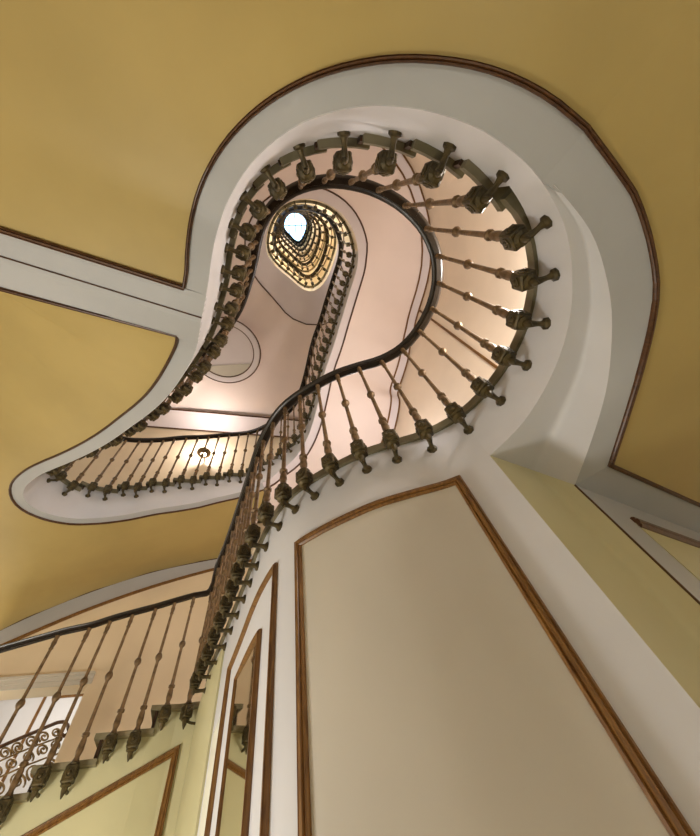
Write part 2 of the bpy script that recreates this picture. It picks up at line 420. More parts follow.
W = np.full(NP, 1.4)
bw = np.full(NP, .12)
def fill(arr, tab):
    ks = sorted(tab); arr[ks[0]:ks[-1]+1] = np.interp(np.arange(ks[0], ks[-1]+1), ks, [tab[k] for k in ks])
fill(bw, {i2-2: .22, i2: .17, i2+1: .14, i2+2: .11, i2+4: .10, i2+8: .10, i2+14: .11, i3-1: .10, i3+3: .08, i3+6: .085, i3+14: .09})
fill(bw, {i4: .15, i4+8: .17, i4+11: .30, i4+14: .40, i4+18: .54, i4+20: .72, i4+21: .74, i4+23: .16})
fill(W, {i3: 1.42, i3+13: 1.42, i4+1: 1.2, i4+5: 1.2}); W[i4+5:] = 1.2
M_px = [(655, 300), (652, 260), (640, 212), (615, 166), (577, 121), (527, 86), (475, 65.5), (425, 59.5), (385, 60.5), (350, 66), (300, 83), (250, 116.5), (220, 151), (201, 186), (191, 222), (187.5, 252), (186, 285), (184, 320)]
def trace_bw(u):
    q = pl(u); n = nrm(u); Z = zs(u); best = None
    L_ = resample([rect(a, b_)*Z for a, b_ in M_px], 90)
    for k in range(89):
        e = L_[k+1]-L_[k]; m = np.array([[n[0], -e[0]], [n[1], -e[1]]])
        if abs(np.linalg.det(m)) < 1e-9: continue
        s_, t_ = np.linalg.solve(m, L_[k]-q)
        if 0 <= t_ <= 1 and s_ > 0 and (best is None or s_ < best): best = s_
    return best
for k in range(i2-1, i2+10):
    v = trace_bw(float(k))
    if v: bw[k] = max(.06, v-FA)
print('bw', bw[i2-1:i2+12].round(3))
def fi(arr, u): return float(np.interp(u, np.arange(NP), arr))
def soffit(U, parent, mats, names=('soffit_border', 'soffit_moulding', 'soffit_panel'), ext=None, mw=.0085, outer_trim=False, dz_out=0):
    A = [pt(off(u, FA+.003), zs(u)) for u in U]; B = [pt(off(u, FA+fi(bw, u)), zs(u)) for u in U]
    O = [pt(off(u, fi(W, u)), zs(u)+dz_out) for u in U]
    if ext: O = [ext(u, o) for u, o in zip(U, O)]
    rows = [[a, b_] for a, b_ in zip(A, B)]
    V, Fc = slab(rows, .03); mesh(names[0], V, Fc, mats[0], parent, smooth=True)
    rows = [[b_+(o-b_)*t for t in np.linspace(0, 1, 7)] for b_, o in zip(B, O)]
    V, Fc = slab(rows, .03); mesh(names[2], V, Fc, mats[2], parent, smooth=True)
    V, Fc = sweep(B, [(0, 0, -1)], mprof(mw, .018)); mesh(names[1], V, Fc, mats[1], parent)
    return A, B, O
MO_px = [(610, 465), (640, 370), (655, 300), (651, 250), (637, 203), (622, 177)]
MO = resample([at(a, b_, z1) for (a, b_), z1 in zip(MO_px, [.92, 1.0, 1.09, 1.14, 1.175, 1.19])]+[pt(off(UE, FA+fi(bw, UE)), zs(UE))], NE)
EO[-1] = pt(off(UE, FA), zs(UE)); MO[-1] = pt(off(UE, FA+fi(bw, UE)), zs(UE))
nE = nrm(UE); a0_, a1_ = math.atan2(dr[1], dr[0]), math.atan2(nE[1], nE[0])
for j in range(NE):
    t = j/(NE-1); aa = a0_+(a1_-a0_)*t**.8
    OUT.append(pt(MO[j][:2]+np.array([math.cos(aa), math.sin(aa)])*(1.3+(fi(W, UE)-FA-fi(bw, UE)-1.3)*t), MO[j][2]))
CK = {-8: (-420, 900), -3: (-130, 705), 0: (-45, 654), 3: (25, 619), 6: (90, 592.5), 9: (150, 573), 12: (200, 562), 15: (250, 553)}
def ext3(u, o):
    k = u-i3; ks = sorted(CK)
    if k < 0: return o
    px = np.interp(k, ks, [CK[j][0] for j in ks]); py = np.interp(k, ks, [CK[j][1] for j in ks])
    t = min(1, max(0, k/1.6)); return o*(1-t)+on_back(px, py)*t
def on_back(px, py, dy=0):
    q = rect(px, py); s = (4.75+dy)/(q[1]-.2*q[0]); return np.array([q[0]*s, q[1]*s, s])
def stringer(U, parent, mat, groups=None, name='stringer', top=None):
    rows = []
    for u in U:
        a, b_ = off(u, FA), off(u, FA+.12)
        zt_ = top(u); rows.append([pt(a, zs(u)-.0004), pt(a, zt_), pt(b_, zt_), pt(b_, zs(u)+.06)])
    V, Fc = grid(rows, closed=True); Fc += [(0, 1, 2, 3), tuple((len(rows)-1)*4+i for i in range(4))]
    return mesh(name, V, Fc, mat, parent, smooth=True)
zbox = lambda u: float(np.interp(u, np.arange(NP), P[:, 2]))
def step_top(groups):
    def f(u):
        for a, b_, zz in groups:
            if u <= b_+1e-6: return zz+.04
        return groups[-1][2]+.025
    return f
def steps(parent, groups, mat, mat_r, inner=.06, wmax=None, th=.04):
    for k, (a, b_, zz) in enumerate(groups):
        U = us(a-.22, b_+.04, .34)
        rows = [[pt(off(u, inner), zz+.04), pt(off(u, (wmax or fi(W, u))-.01), zz+.04)] for u in U]
        V, Fc = slab(rows, th); mesh('tread', V, Fc, mat, parent)
        if k:
            zp = groups[k-1][2]+.08; p, q = off(a, FA-.02), off(a, (wmax or fi(W, a))-.02); e = off(a+.1, FA-.02)-p
            V, Fc = slab([[pt(p, zp), pt(q, zp)], [pt(p, zz+.04), pt(q, zz+.04)]], pt(e, 0)); mesh('riser', V, Fc, mat_r, parent)

# landing: slab + stringer
landing = thing('stair_landing', 'level curved landing with dark stone edge around the big loop of the well', 'landing', pt(off(IA+2, .3), ZL))
Ul = us(7.75, i2-.45, .34)
rows = [[pt(off(u, .074), zbox(u)+.04), pt(off(u, 1.15), zbox(u)+.04)] for u in Ul]
V, Fc = slab(rows, .05); mesh('slab', V, Fc, M['stone_dark'], landing, smooth=True)
Uf = us(UA, UE, .25)
stringer(Uf, landing, M['white'], top=lambda u: zbox(min(u, n1-1))+.04)
# ceiling around and below the landing
rows = [[EO[j], MO[j]] for j in range(NE)]
V, Fc = slab(rows, .03); struct(mesh('trim_7', V, Fc, M['border'], smooth=True), 'grey white ceiling band around the right side of the well', 'ceiling band')
V, Fc = slab([[EO[0], WEND], [MO[0], OUT[0]]], .03); struct(mesh('trim_8', V, Fc, M['border']), 'pale ceiling band along the right wall', 'ceiling band')
rows = [[MO[j]+(OUT[j]-MO[j])*t for t in np.linspace(0, 1, 6)] for j in range(NE)]
V, Fc = slab(rows, .03); struct(mesh('ceiling_right', V, Fc, M['yellow'], smooth=True), 'ochre yellow ceiling at right below the landing', 'ceiling')
V, Fc = sweep([OUT[0]]+MO, [(0, 0, -1)], mprof(.0095, .014))
struct(mesh('trim_9', V, Fc, M['mould_dark']), 'dark brown moulding around the right ceiling panel', 'moulding')

# second flight: over the top of the loop and down the photo's left to the narrow end
flight2 = thing('stair_flight', 'winding flight of dark stone steps climbing over the loop to the left tip', 'stairs', pt(off(i2+3, .3), 1.2))
groups2 = [(i2+k-.5, i2+k+.5, P[i2+k, 2]) for k in range(8)]
groups2[0] = (i2-.45, i2+.5, P[i2, 2])
k = 8
while k < n2:
    b_ = min(k+2, n2); groups2.append((i2+k-.5, i2+b_-.5, P[i2+k, 2])); k += 2
steps(flight2, groups2, M['stone_dark'], M['riser'], wmax=1.3)
U2 = np.unique(np.r_[us(UE, i3-.5, .25), [g_[0]+1e-3 for g_ in groups2[1:]], [g_[0]-1e-3 for g_ in groups2[1:]]])
U2 = U2[(U2 >= UE)]
stringer(U2, flight2, M['white'], top=lambda u: P[i2, 2]+.0 if u < i2-.45 else step_top(groups2)(u))
UB0, UB1 = i2+9.7, i2+12.3                              # flat beam across the underside
TB0, TB1 = at(-80, 204, 1.81), at(-80, 267, 1.95)
def ext2(u, o):
    if u <= UB0: t = max(0, 1-(UB0-u)/4.); return o*(1-t)+TB0*t
    if u >= UB1:
        t = max(0, 1-(u-UB1)/4.); return ext3(u, o*(1-t)+TB1*t)
    t = (u-UB0)/(UB1-UB0); return TB0*(1-t)+TB1*t
Uu = us(UE, UB0, .25)
soffit(Uu, flight2, (M['border'], M['mould_dark'], M['yellow']), mw=.0085, ext=ext2)
Ub = us(UB0, UB1, .25)
Ab = [pt(off(u, FA), zs(u)) for u in Ub]; Ob = [ext2(u, pt(pl(u), 0)) for u in Ub]
V, Fc = slab([[a+(o-a)*t for t in np.linspace(0, 1, 6)] for a, o in zip(Ab, Ob)], .03)
mesh('soffit_beam', V, Fc, M['border'], flight2)
um = UB0+(UB1-UB0)*.4
for u, w_ in ((UB0, .014), (um, .0035), (UB1, .012)):
    p, q = pt(off(u, FA+(fi(bw, u) if w_ > .01 else 0)), zs(u)), ext2(u, pt(pl(u), 0))
    V, Fc = sweep([p, q], [(0, 0, -1)], mprof(w_, .018 if w_ > .01 else .006)); mesh('soffit_moulding', V, Fc, M['mould_dark'], flight2)
Ur = us(UB1, i3-.5, .25)
A2s, B2s, O2s = soffit(Ur, flight2, (M['border'], M['mould_dark'], M['yellow']), ext=ext2)

# third flight: from the narrow end back to the right and up
flight3 = thing('stair_flight', 'flight returning from the left tip to the right behind the near balustrade', 'stairs', pt(off(i3+6, .3), 2.9))
groups3 = []
k = 0
while k < 14:
    groups3.append((i3+k-.5, i3+k+1.5, P[i3+k, 2])); k += 2
for k in range(14, n3): groups3.append((i3+k-.5, i3+k+.5, P[i3+k, 2]))
steps(flight3, groups3, M['stone_dark'], M['riser'], wmax=1.15)
U3 = np.unique(np.r_[us(i3-.5, i4-.5, .25), [g_[0]+1e-3 for g_ in groups3[1:]], [g_[0]-1e-3 for g_ in groups3[1:]]])
stringer(U3, flight3, M['white'], top=step_top(groups3))
Ua_ = us(i3-.5, i3+15, .25)
soffit(Ua_, flight3, (M['border'], M['mould_dark'], M['yellow']), ext=ext3)
Ub_ = us(i3+15, i4-.5, .25)
soffit(Ub_, flight3, (M['lilac'], M['mould_dark'], M['pink']), mw=.011)

# ------------------------------------------------------------------ upper turns of the helix
TURN_NAMES = ['first full turn above the loop, cream underside with brown line', 'second full turn up the well', 'third full turn up the well', 'fourth full turn up the well', 'fifth full turn up the well',
              'sixth full turn up the well', 'seventh full turn up the well', 'eighth full turn up the well', 'topmost turn right under the skylight'][:5]+['topmost turn right under the skylight']
def backwall_y(x): return 4.75+.2*x
def ext_left(u, o):                                    # the first turn's underside spreads out as the ceiling of the landing on the left
    k = u-(i4+9)
    if k < 0 or u > i4+21.5: return o
    w = min(1, k/1.5)*min(1, max(0, (i4+21.5-u)/1.2))
    q = pl(u); n = nrm(u); t = 6.0
    if n[1]-.2*n[0] > .05: t = min(t, (backwall_y(q[0])-q[1])/(n[1]-.2*n[0]))
    t = max(t, 1.2)
    tgt = pt(q+n*t, 6.95); return o*(1-w)+tgt*w
for k in range(TURNS):
    a, b_ = i4+25*k-.5, i4+25*(k+1)-.5
    b2 = min(b_, NP-1)
    th = thing('stair_turn', TURN_NAMES[k] + (', above the far left ceiling' if k == 0 else ', seen far up the well'), 'stairs', pt(off(a+12, .3), P[int(a+12), 2]-.3))
    U = us(a, b2, .5 if k < 3 else 1)
    stringer(U, th, M['shaft'], top=lambda u: zbox(u)+.03)
    soffit(U, th, (M['lilac'] if k == 0 else M['shaft'], M['mould_dark'], M['pink'] if k == 0 else M['shaft']), ext=ext_left if k == 0 else None, mw=.011)
    rows = [[pt(off(u, .05), zbox(u)+.03), pt(off(u, 1.19), zbox(u)+.03)] for u in U]
    V, Fc = slab(rows, .04); mesh('tread_run', V, Fc, M['stone'], th)

# ------------------------------------------------------------------ enclosing walls
loop = us(i4+25, i4+50, .5)
ring = [off(u, 1.2) for u in loop]
def shell(name, ring, z0, z1, mat, label, thick=.12, closed=True):
    cx = np.mean(ring, axis=0); rows = []
    for p in ring:
        d = p-cx; d = d/np.linalg.norm(d)*thick
        rows.append([pt(p, z0), pt(p, z1), pt(p+d, z1), pt(p+d, z0)])
    if closed: rows.append(rows[0])
    V, Fc = grid(rows, closed=True)
    if not closed: Fc += [(0, 1, 2, 3), tuple((len(rows)-1)*4+i for i in range(4))]
    return struct(mesh(name, V, Fc, mat, smooth=True), label, 'wall')
shell('wall_shaft', ring[:-1], 7.6, ROOF, M['honey'], 'honey coloured outer wall of the upper stair shaft')
# second storey wall on the right, from the landing to the first turn's underside
Uw = us(i3+17, i4+12, .5)
ringr = [off(u, fi(W, u)) for u in Uw]
shell('wall_upper_right', ringr, 1.3, 7.3, M['peach'], 'peach wall of the upper storey at right behind the loop balustrade', closed=False)
# back wall with an opening at the left
def wpt(x): return np.array([x, backwall_y(x)])
def wall_quad(name, xs, z0, z1, mat, label, thick=.2):
    V, Fc = slab([[pt(wpt(xs[0]), z0), pt(wpt(xs[1]), z0)], [pt(wpt(xs[0]), z1), pt(wpt(xs[1]), z1)]], pt(np.array([-.2, 1])*thick, 0))
    return struct(mesh(name, V, Fc, mat), label, 'wall')
def on_back(px, py, dy=0):
    q = rect(px, py); s = (4.75+dy)/(q[1]-.2*q[0]); return np.array([q[0]*s, q[1]*s, s])
jb = on_back(88, 684); hd = on_back(50, 682)
print('jamb', jb, 'head', hd, on_back(0, 680), on_back(0, 660), on_back(96, 664))
XJ = jb[0]; ZH = jb[2]
wall_quad('wall_back', (XJ, 2.6), FLOOR, 7.1, M['wall'], 'warm beige back wall behind the lower flight')
wall_quad('wall_back_head', (-6.5, XJ), ZH, 7.1, M['wall'], 'beige wall above the opening at left')
# cornice over the opening
cz = [on_back(50, 664)[2]]
V, Fc = join(*[slab([[pt(wpt(-6.4)-np.array([-.2, 1])*d, z0), pt(wpt(XJ+.03)-np.array([-.2, 1])*d, z0)], [pt(wpt(-6.4)-np.array([-.2, 1])*d, z1), pt(wpt(XJ+.03)-np.array([-.2, 1])*d, z1)]], pt(np.array([-.2, 1])*d, 0))
               for z0, z1, d in ((ZH, ZH+.04, .012), (ZH+.04, ZH+.075, .03), (ZH+.075, ZH+.10, .05))])
struct(mesh('trim_10', V, Fc, M['cream']), 'stepped cream cornice over the opening at left', 'cornice')
# cornice where the sloping underside meets the back wall
BN = np.array([.2, -1, 0])/math.hypot(.2, 1)
def back_line(px0, pts): return [on_back(a, b_)+BN*.004 for a, b_ in pts]
L1 = back_line(0, [CK[k] for k in (-3, 0, 3, 6, 9, 12, 15)])
L2 = back_line(0, [(-130, 715), (-45, 668), (20, 638.5), (88, 610), (150, 588), (205, 572), (255, 560)])
L1 = resample(L1, 25); L2 = resample(L2, 25)
V, Fc = slab([[a, b_] for a, b_ in zip(L1, L2)], BN*.012)
struct(mesh('trim_11', V, Fc, M['border'], smooth=True), 'pale band on the back wall under the sloping ochre underside', 'wall band')
V, Fc = sweep(L1, [BN], mprof(.014, .03)); struct(mesh('trim_12', V, Fc, M['mould_dark']), 'upper dark line of the pale band on the back wall', 'moulding')
V, Fc = sweep(L2, [BN], mprof(.016, .03)); struct(mesh('trim_13', V, Fc, M['mould']), 'brown moulding under the pale band on the back wall', 'moulding')
# band where the upper left ceiling meets the back wall
ZC = 6.90
def cpt(px, py): q = rect(px, py)*ZC; return pt(q, ZC)
b0, b1 = pt(wpt(-5.5), ZC), pt(wpt(1.2), ZC); dv = BN*.52
V, Fc = slab([[b0, b1], [b0+dv, b1+dv]], .02); struct(mesh('trim_14', V, Fc, M['lilac']), 'lilac white band where the upper left ceiling meets the back wall', 'ceiling band')
for nm, o_, lb in (('trim_15', BN*.02, 'lower brown line of the upper ceiling band'), ('trim_16', dv, 'upper brown line of the upper ceiling band')):
    V, Fc = sweep([b0+o_, b1+o_], [(0, 0, -1)], mprof(.016, .02)); struct(mesh(nm, V, Fc, M['mould_dark']), lb, 'moulding')

# outer wall of the ground floor following the stair's outer edge
ringl = [off(u, fi(W, u)-.0) for u in us(UE, i3+1, .5)]
def wall_run(name, Q, z0, z1, mat, label):
    rows = []
    for i, p in enumerate(Q):
        t = (Q[min(i+1, len(Q)-1)]-Q[max(i-1, 0)]); t = t/np.linalg.norm(t); n = np.array([-t[1], t[0]])*.12
        rows.append([pt(p, z0), pt(p, z1), pt(p+n, z1), pt(p+n, z0)])
    V, Fc = grid(rows, closed=True); Fc += [(0, 1, 2, 3), tuple((len(rows)-1)*4+i for i in range(4))]
    return struct(mesh(name, V, Fc, mat, smooth=True), label, 'wall')
print('ringl', [tuple(np.round(p, 2)) for p in ringl[::4]])

# simple outer box around the ground floor and second storey
BX = (-6.5, 3.6, -3.2)
wall_l = box((BX[0]-.1, 1.5, 2.8), (.2, 12, 8.7)); wall_n = box(((BX[0]+BX[1])/2, BX[2]-.1, 2.8), (BX[1]-BX[0]+.4, .2, 8.7)); wall_e = box((BX[1]+.1, 1.5, 2.8), (.2, 12, 8.7))
struct(mesh('wall_far_left', *wall_l, M['wall']), 'beige outer wall at far left of the stair hall', 'wall')
struct(mesh('wall_rear', *wall_n, M['wall']), 'beige outer wall behind the viewer', 'wall')
struct(mesh('wall_far_right', *wall_e, M['wall']), 'beige outer wall at far right of the stair hall', 'wall')
struct(mesh('floor', *box((-1.45, 2.2, FLOOR-.05), (10.5, 11, .1)), M['floor']), 'beige stone floor of the stair hall', 'floor')

Uo = us(i3+15, i4+12, .5)
V, Fc = slab([[pt(off(u, fi(W, u)-.15), zs(u)-.012), pt(off(u, fi(W, u)), zs(u)-.012)] for u in Uo], .01)
struct(mesh('trim_17', V, Fc, M['lilac'], smooth=True), 'lilac white border where the rose cream underside meets the curved peach wall', 'ceiling band')
for nm, d_, lb in (('trim_18', .15, 'inner brown line of the border along the upper curved wall'), ('trim_19', .012, 'outer brown line of the border along the upper curved wall')):
    V, Fc = sweep([pt(off(u, fi(W, u)-d_), zs(u)-.012) for u in Uo], [(0, 0, -1)], mprof(.011, .016)); struct(mesh(nm, V, Fc, M['mould']), lb, 'moulding')
best = None
for u in us(i3+16, i4+8, .05):
    q = off(u, fi(W, u)); a_ = rect(431, 319); c2 = abs(a_[0]*q[1]-a_[1]*q[0])/np.linalg.norm(a_)
    if best is None or c2 < best[0]: best = (c2, u)
u = best[1]; q = off(u, fi(W, u)-.005); V, Fc = sweep([pt(q, 1.5), pt(q, zs(u))], [pt(-nrm(u), 0)], mprof(.014, .016))
struct(mesh('trim_20', V, Fc, M['mould']), 'upright brown moulding on the upper curved peach wall', 'moulding')

# ------------------------------------------------------------------ room beyond the opening
V, Fc = slab([[pt(wpt(-6.4)+np.array([-.2, 1])*1.9, FLOOR), pt(wpt(.2)+np.array([-.2, 1])*1.9, FLOOR)], [pt(wpt(-6.4)+np.array([-.2, 1])*1.9, 3.0), pt(wpt(.2)+np.array([-.2, 1])*1.9, 3.0)]], (0, .1, 0))
struct(mesh('wall_room_beyond', V, Fc, M['white']), 'white panelled wall of the room beyond the opening', 'wall')
V, Fc = slab([[pt(wpt(-6.4)+np.array([-.2, 1])*.1, 3.0), pt(wpt(.2)+np.array([-.2, 1])*.1, 3.0)], [pt(wpt(-6.4)+np.array([-.2, 1])*2, 3.0), pt(wpt(.2)+np.array([-.2, 1])*2, 3.0)]], .1)
struct(mesh('ceiling_room_beyond', V, Fc, M['white']), 'white ceiling of the room beyond the opening', 'ceiling')

def beyond(px, py, dy): return on_back(px, py, dy)
NB = BN
def room_frame(name, pts_, lb, w_=.018):
    Q_ = [beyond(a, b_, 1.97)+NB*.002 for a, b_ in pts_]
    V, Fc = sweep(Q_, [NB], mprof(w_, .02)); struct(mesh(name, V, Fc, M['mould']), lb, 'moulding')
def downv(q, d): r = q.copy(); r[2] -= d; return r
for nm, pts_, lb in (('trim_23', [(-60, 688), (46.5, 695)], 'panel moulding on the white wall beyond the opening'), ('trim_24', [(57, 697), (110, 702)], 'second panel moulding on the white wall beyond the opening, behind the jamb')):
    qa_, qb_ = beyond(*pts_[0], 1.97)+NB*.002, beyond(*pts_[1], 1.97)+NB*.002; qa_[2] = qb_[2] = (qb_[2] if nm == 'trim_23' else qa_[2])
    V, Fc = sweep([downv(qa_, 1.6), qa_, qb_, downv(qb_, 1.6)], [NB], mprof(.018, .02), closed=True); struct(mesh(nm, V, Fc, M['mould']), lb, 'moulding')
DR = .62
rl = thing('scroll_railing', 'wrought iron scroll railing with dark handrail seen through the opening at left', 'railing', beyond(20, 760, DR)-np.array([0, 0, .6]))
hr = resample([beyond(a, b_, DR) for a, b_ in [(-60, 776), (0, 747), (35, 732), (58, 722.5), (66, 723), (68.5, 729), (66, 736), (61, 734)]], 30)
V, Fc = sweep(hr, [(0, 0, 1)], oval(.024, .016, 8)); mesh('handrail', V, Fc, M['mould_dark'], rl, smooth=True)
for pts_ in ([(-60, 790), (0, 761), (35, 746), (64, 736)], [(-60, 806), (0, 777), (35, 762), (60, 753)], [(-60, 840), (0, 806), (50, 783)]):
    V, Fc = sweep(resample([beyond(a, b_, DR) for a, b_ in pts_], 8), [(0, 0, 1)], oval(.008, .008, 6)); mesh('rail_bar', V, Fc, M['iron'], rl, smooth=True)
def spiral(px, py, r, turns, d0, flip=1):
    Q_ = []
    for k in range(26):
        t = k/25; rr = r*(1-.82*t); a = d0+flip*t*turns*2*math.pi
        Q_.append(beyond(px+rr*math.cos(a), py+rr*math.sin(a), DR))
    V, Fc = sweep(Q_, [NB], oval(.009, .009, 6)); return V, Fc
for px, py, r, f_ in [(-8, 759, 6.5, 1), (5, 753, 6.5, -1), (18, 748, 6.5, 1), (31, 742, 6.5, -1), (44, 737, 6, 1), (56, 733, 5, -1), (-4, 771, 6, -1), (12, 764, 6, 1), (28, 757, 6, -1), (43, 750, 6, 1), (55, 745, 5, -1),
                    (-2, 789, 9, 1), (17, 781, 9, -1), (35, 773, 9, 1), (50, 765, 7, -1)]:
    V, Fc = spiral(px, py, r, 1.6, 2.2 if f_ > 0 else .8, f_); mesh('scroll', V, Fc, M['iron'], rl, smooth=True)

# ------------------------------------------------------------------ balusters
def as_mesh(name, VF, mat, smooth=True):
    me = bpy.data.meshes.new(name); me.from_pydata([tuple(map(float, v)) for v in VF[0]], [], VF[1]); me.validate()
    bm = bmesh.new(); bm.from_mesh(me); bmesh.ops.recalc_face_normals(bm, faces=bm.faces); bm.to_mesh(me); bm.free()
    me.materials.append(mat)
    if smooth:
        for p in me.polygons: p.use_smooth = True
        try: me.set_sharp_from_angle(angle=math.radians(35))
        except Exception: pass
    return me
HB = .93
SH = [(.04, .02), (.052, .026), (.062, .02), (.075, .015), (.105, .022), (.15, .019), (.165, .014), (.172, .024), (.186, .024), (.192, .015), (.21, .0135), (.30, .0125), (.465, .0115),
      (.472, .013), (.478, .018), (.488, .024), (.50, .0265), (.512, .024), (.522, .018), (.528, .013), (.535, .0118), (.70, .0112), (.83, .0105), (.842, .016), (.852, .0125), (.88, .018), (.905, .014), (HB, .017)]
def block_geo(seg=10):
    bm = bmesh.new(); bmesh.ops.create_cube(bm, size=1)
    for v in bm.verts:
        v.co = Vector((v.co.x*.070, v.co.y*.070, v.co.z*.078))
    bmesh.ops.bevel(bm, geom=list(bm.edges), offset=.006, segments=1, affect='EDGES')
    bm.verts.index_update(); V = [tuple(v.co) for v in bm.verts]; Fc = [tuple(v.index for v in f.verts) for f in bm.faces]; bm.free()
    parts = [(V, Fc)]
    ros = [(.0, .023), (.006, .023), (.007, .016), (.003, .013), (.009, .009), (.011, .004)]
    lv, lf = lathe(ros, seg)
    for ax in ((1, 0), (-1, 0), (0, 1), (0, -1)):
        R = Matrix.Rotation(math.atan2(ax[1], ax[0]), 3, 'Z') @ Matrix.Rotation(math.pi/2, 3, 'Y')
        parts.append(([tuple(R @ Vector(p)+Vector((ax[0]*.033, ax[1]*.033, 0))) for p in lv], lf))
    parts.append(lathe([(.038, .03), (.046, .034), (.052, .022)], seg)); parts.append(lathe([(-.054, .018), (-.047, .032), (-.038, .03)], seg))
    return join(*parts)
def bracket_geo(seg=8):
    ctr = [(0, 0, -.040, .018), (0, 0, -.052, .014), (.004, 0, -.064, .017), (.018, 0, -.068, .015), (.036, 0, -.068, .012), (.056, 0, -.066, .011), (.073, 0, -.066, .015), (.080, 0, -.066, .026), (.092, 0, -.066, .027)]
    rows = []
    for i, c in enumerate(ctr):
        a = Vector(ctr[max(i-1, 0)][:3]); b_ = Vector(ctr[min(i+1, len(ctr)-1)][:3]); t = (b_-a).normalized()
        s = Vector((0, 1, 0)); n = t.cross(s)
        rows.append([tuple(Vector(c[:3])+s*c[3]*math.cos(2*math.pi*k/seg)+n*c[3]*math.sin(2*math.pi*k/seg)) for k in range(seg)])
    V, Fc = grid(rows, closed=True); Fc += [tuple(range(seg)), tuple((len(rows)-1)*seg+i for i in range(seg))]
    tip = lathe([(-.094, .004), (-.086, .010), (-.074, .014), (-.062, .013)], seg)
    return join((V, Fc), tip)
me_shaft = as_mesh('baluster', lathe(SH, 10), M['bronze'])
me_block = as_mesh('block', block_geo(10), M['bronze_dark'], False)
me_brk = as_mesh('bracket', bracket_geo(8), M['bronze_dark'])
me_shaft6 = as_mesh('baluster_plain', lathe(SH, 7), M['bronze'])
me_block6 = as_mesh('block_plain', block_geo(6), M['bronze_dark'])
me_brk6 = as_mesh('bracket_plain', bracket_geo(6), M['bronze_dark'])
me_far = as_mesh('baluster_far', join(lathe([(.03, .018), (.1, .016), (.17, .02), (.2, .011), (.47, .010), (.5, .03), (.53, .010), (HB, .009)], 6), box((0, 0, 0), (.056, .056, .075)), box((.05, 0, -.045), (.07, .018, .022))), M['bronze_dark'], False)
def drop_geo(seg=8):
    st = lathe([(-.034, .020), (-.05, .015), (-.056, .019), (-.07, .016), (-.085, .010), (-.10, .003)], seg)
    rows = []
    for x_, z0 in ((.0, -.05), (.05, -.058), (.093, -.058)):
        rows.append([(x_, .009*math.cos(2*math.pi*k/seg), z0+.009*math.sin(2*math.pi*k/seg)) for k in range(seg)])
    return join(st, grid(rows, closed=True))
me_drop = as_mesh('bracket_drop', drop_geo(), M['bronze_dark'])
def balustrade(label, ids, detail, pre=0, post=0, extra=()):
    th = thing('balustrade', label, 'balustrade', P[ids[len(ids)//2]])
    for i in ids:
        n = nrm(float(i)); ang = math.atan2(n[1], n[0])
        b_ = bpy.data.objects.new('baluster', (me_shaft, me_shaft6, me_far)[detail]); C.objects.link(b_)
        loc = Vector((P[i, 0], P[i, 1], P[i, 2]+EYE))-th.location
        b_.scale = (1, 1, (zrail(i)-.03-P[i, 2])/HB)
        b_.parent = th; b_.location = loc; b_.rotation_euler = (0, 0, ang)
        if detail < 2:
            dz = 0
            for nm, me in (('block', (me_block, me_block6)[detail]), ('bracket', me_drop if i < 8 else (me_brk, me_brk6)[detail])):
                c = bpy.data.objects.new(nm, me); C.objects.link(c); c.parent = b_
    U = us(ids[0]-.5-pre, ids[-1]+.5+post, .34 if detail < 2 else .5)
    U = U[(U >= 0) & (U <= NP-1)]
    Q = [pt(pl(u), zrail(u)) for u in U]
    if extra: Q = list(extra)+Q
    V, Fc = sweep(Q, [(0, 0, 1)], [(a, b2) for a, b2 in oval(.041, .017, 12)])
    mesh('handrail', V, Fc, M['rail'], th, smooth=True)
    V, Fc = sweep([q-np.array([0, 0, .022]) for q in Q], [(0, 0, 1)], [(-.016, -.004), (.016, -.004), (.016, .009), (-.016, .009)])
    mesh('rail_bar', V, Fc, M['rail'], th)
    return th
_ZR = P[:, 2].copy()
for _ in range(6):
    q = _ZR.copy(); q[1:-1] = .25*_ZR[:-2]+.5*_ZR[1:-1]+.25*_ZR[2:]; _ZR = q
_ZR[:13] = np.interp(np.arange(13), [0, 7, 8.5, 12], [.855, 1.225, 1.305, _ZR[12]])
def zrail(u): return float(np.interp(u, np.arange(NP), _ZR))+HB+.03
ex = []
t0 = pl(2)-pl(0); t0 /= np.linalg.norm(t0)
for k in (12, 8, 4):
    q = pl(0)-t0*.15*k; ex.append(pt(q, zrail(0)-k*.05))
balustrade('near bronze balustrade from lower left steps up around the landing loop', list(range(0, n1)), 0, extra=ex)
balustrade('bronze balustrade over the top of the loop and down to the left tip', list(range(i2, i3)), 0)
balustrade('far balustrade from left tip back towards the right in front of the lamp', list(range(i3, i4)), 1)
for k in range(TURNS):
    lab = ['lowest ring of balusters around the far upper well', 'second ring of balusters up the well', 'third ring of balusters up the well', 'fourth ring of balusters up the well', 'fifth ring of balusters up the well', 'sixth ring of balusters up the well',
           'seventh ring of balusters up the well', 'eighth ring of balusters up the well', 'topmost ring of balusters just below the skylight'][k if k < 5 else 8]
    balustrade(lab, list(range(i4+25*k, min(i4+25*(k+1), NP-1))), 2)

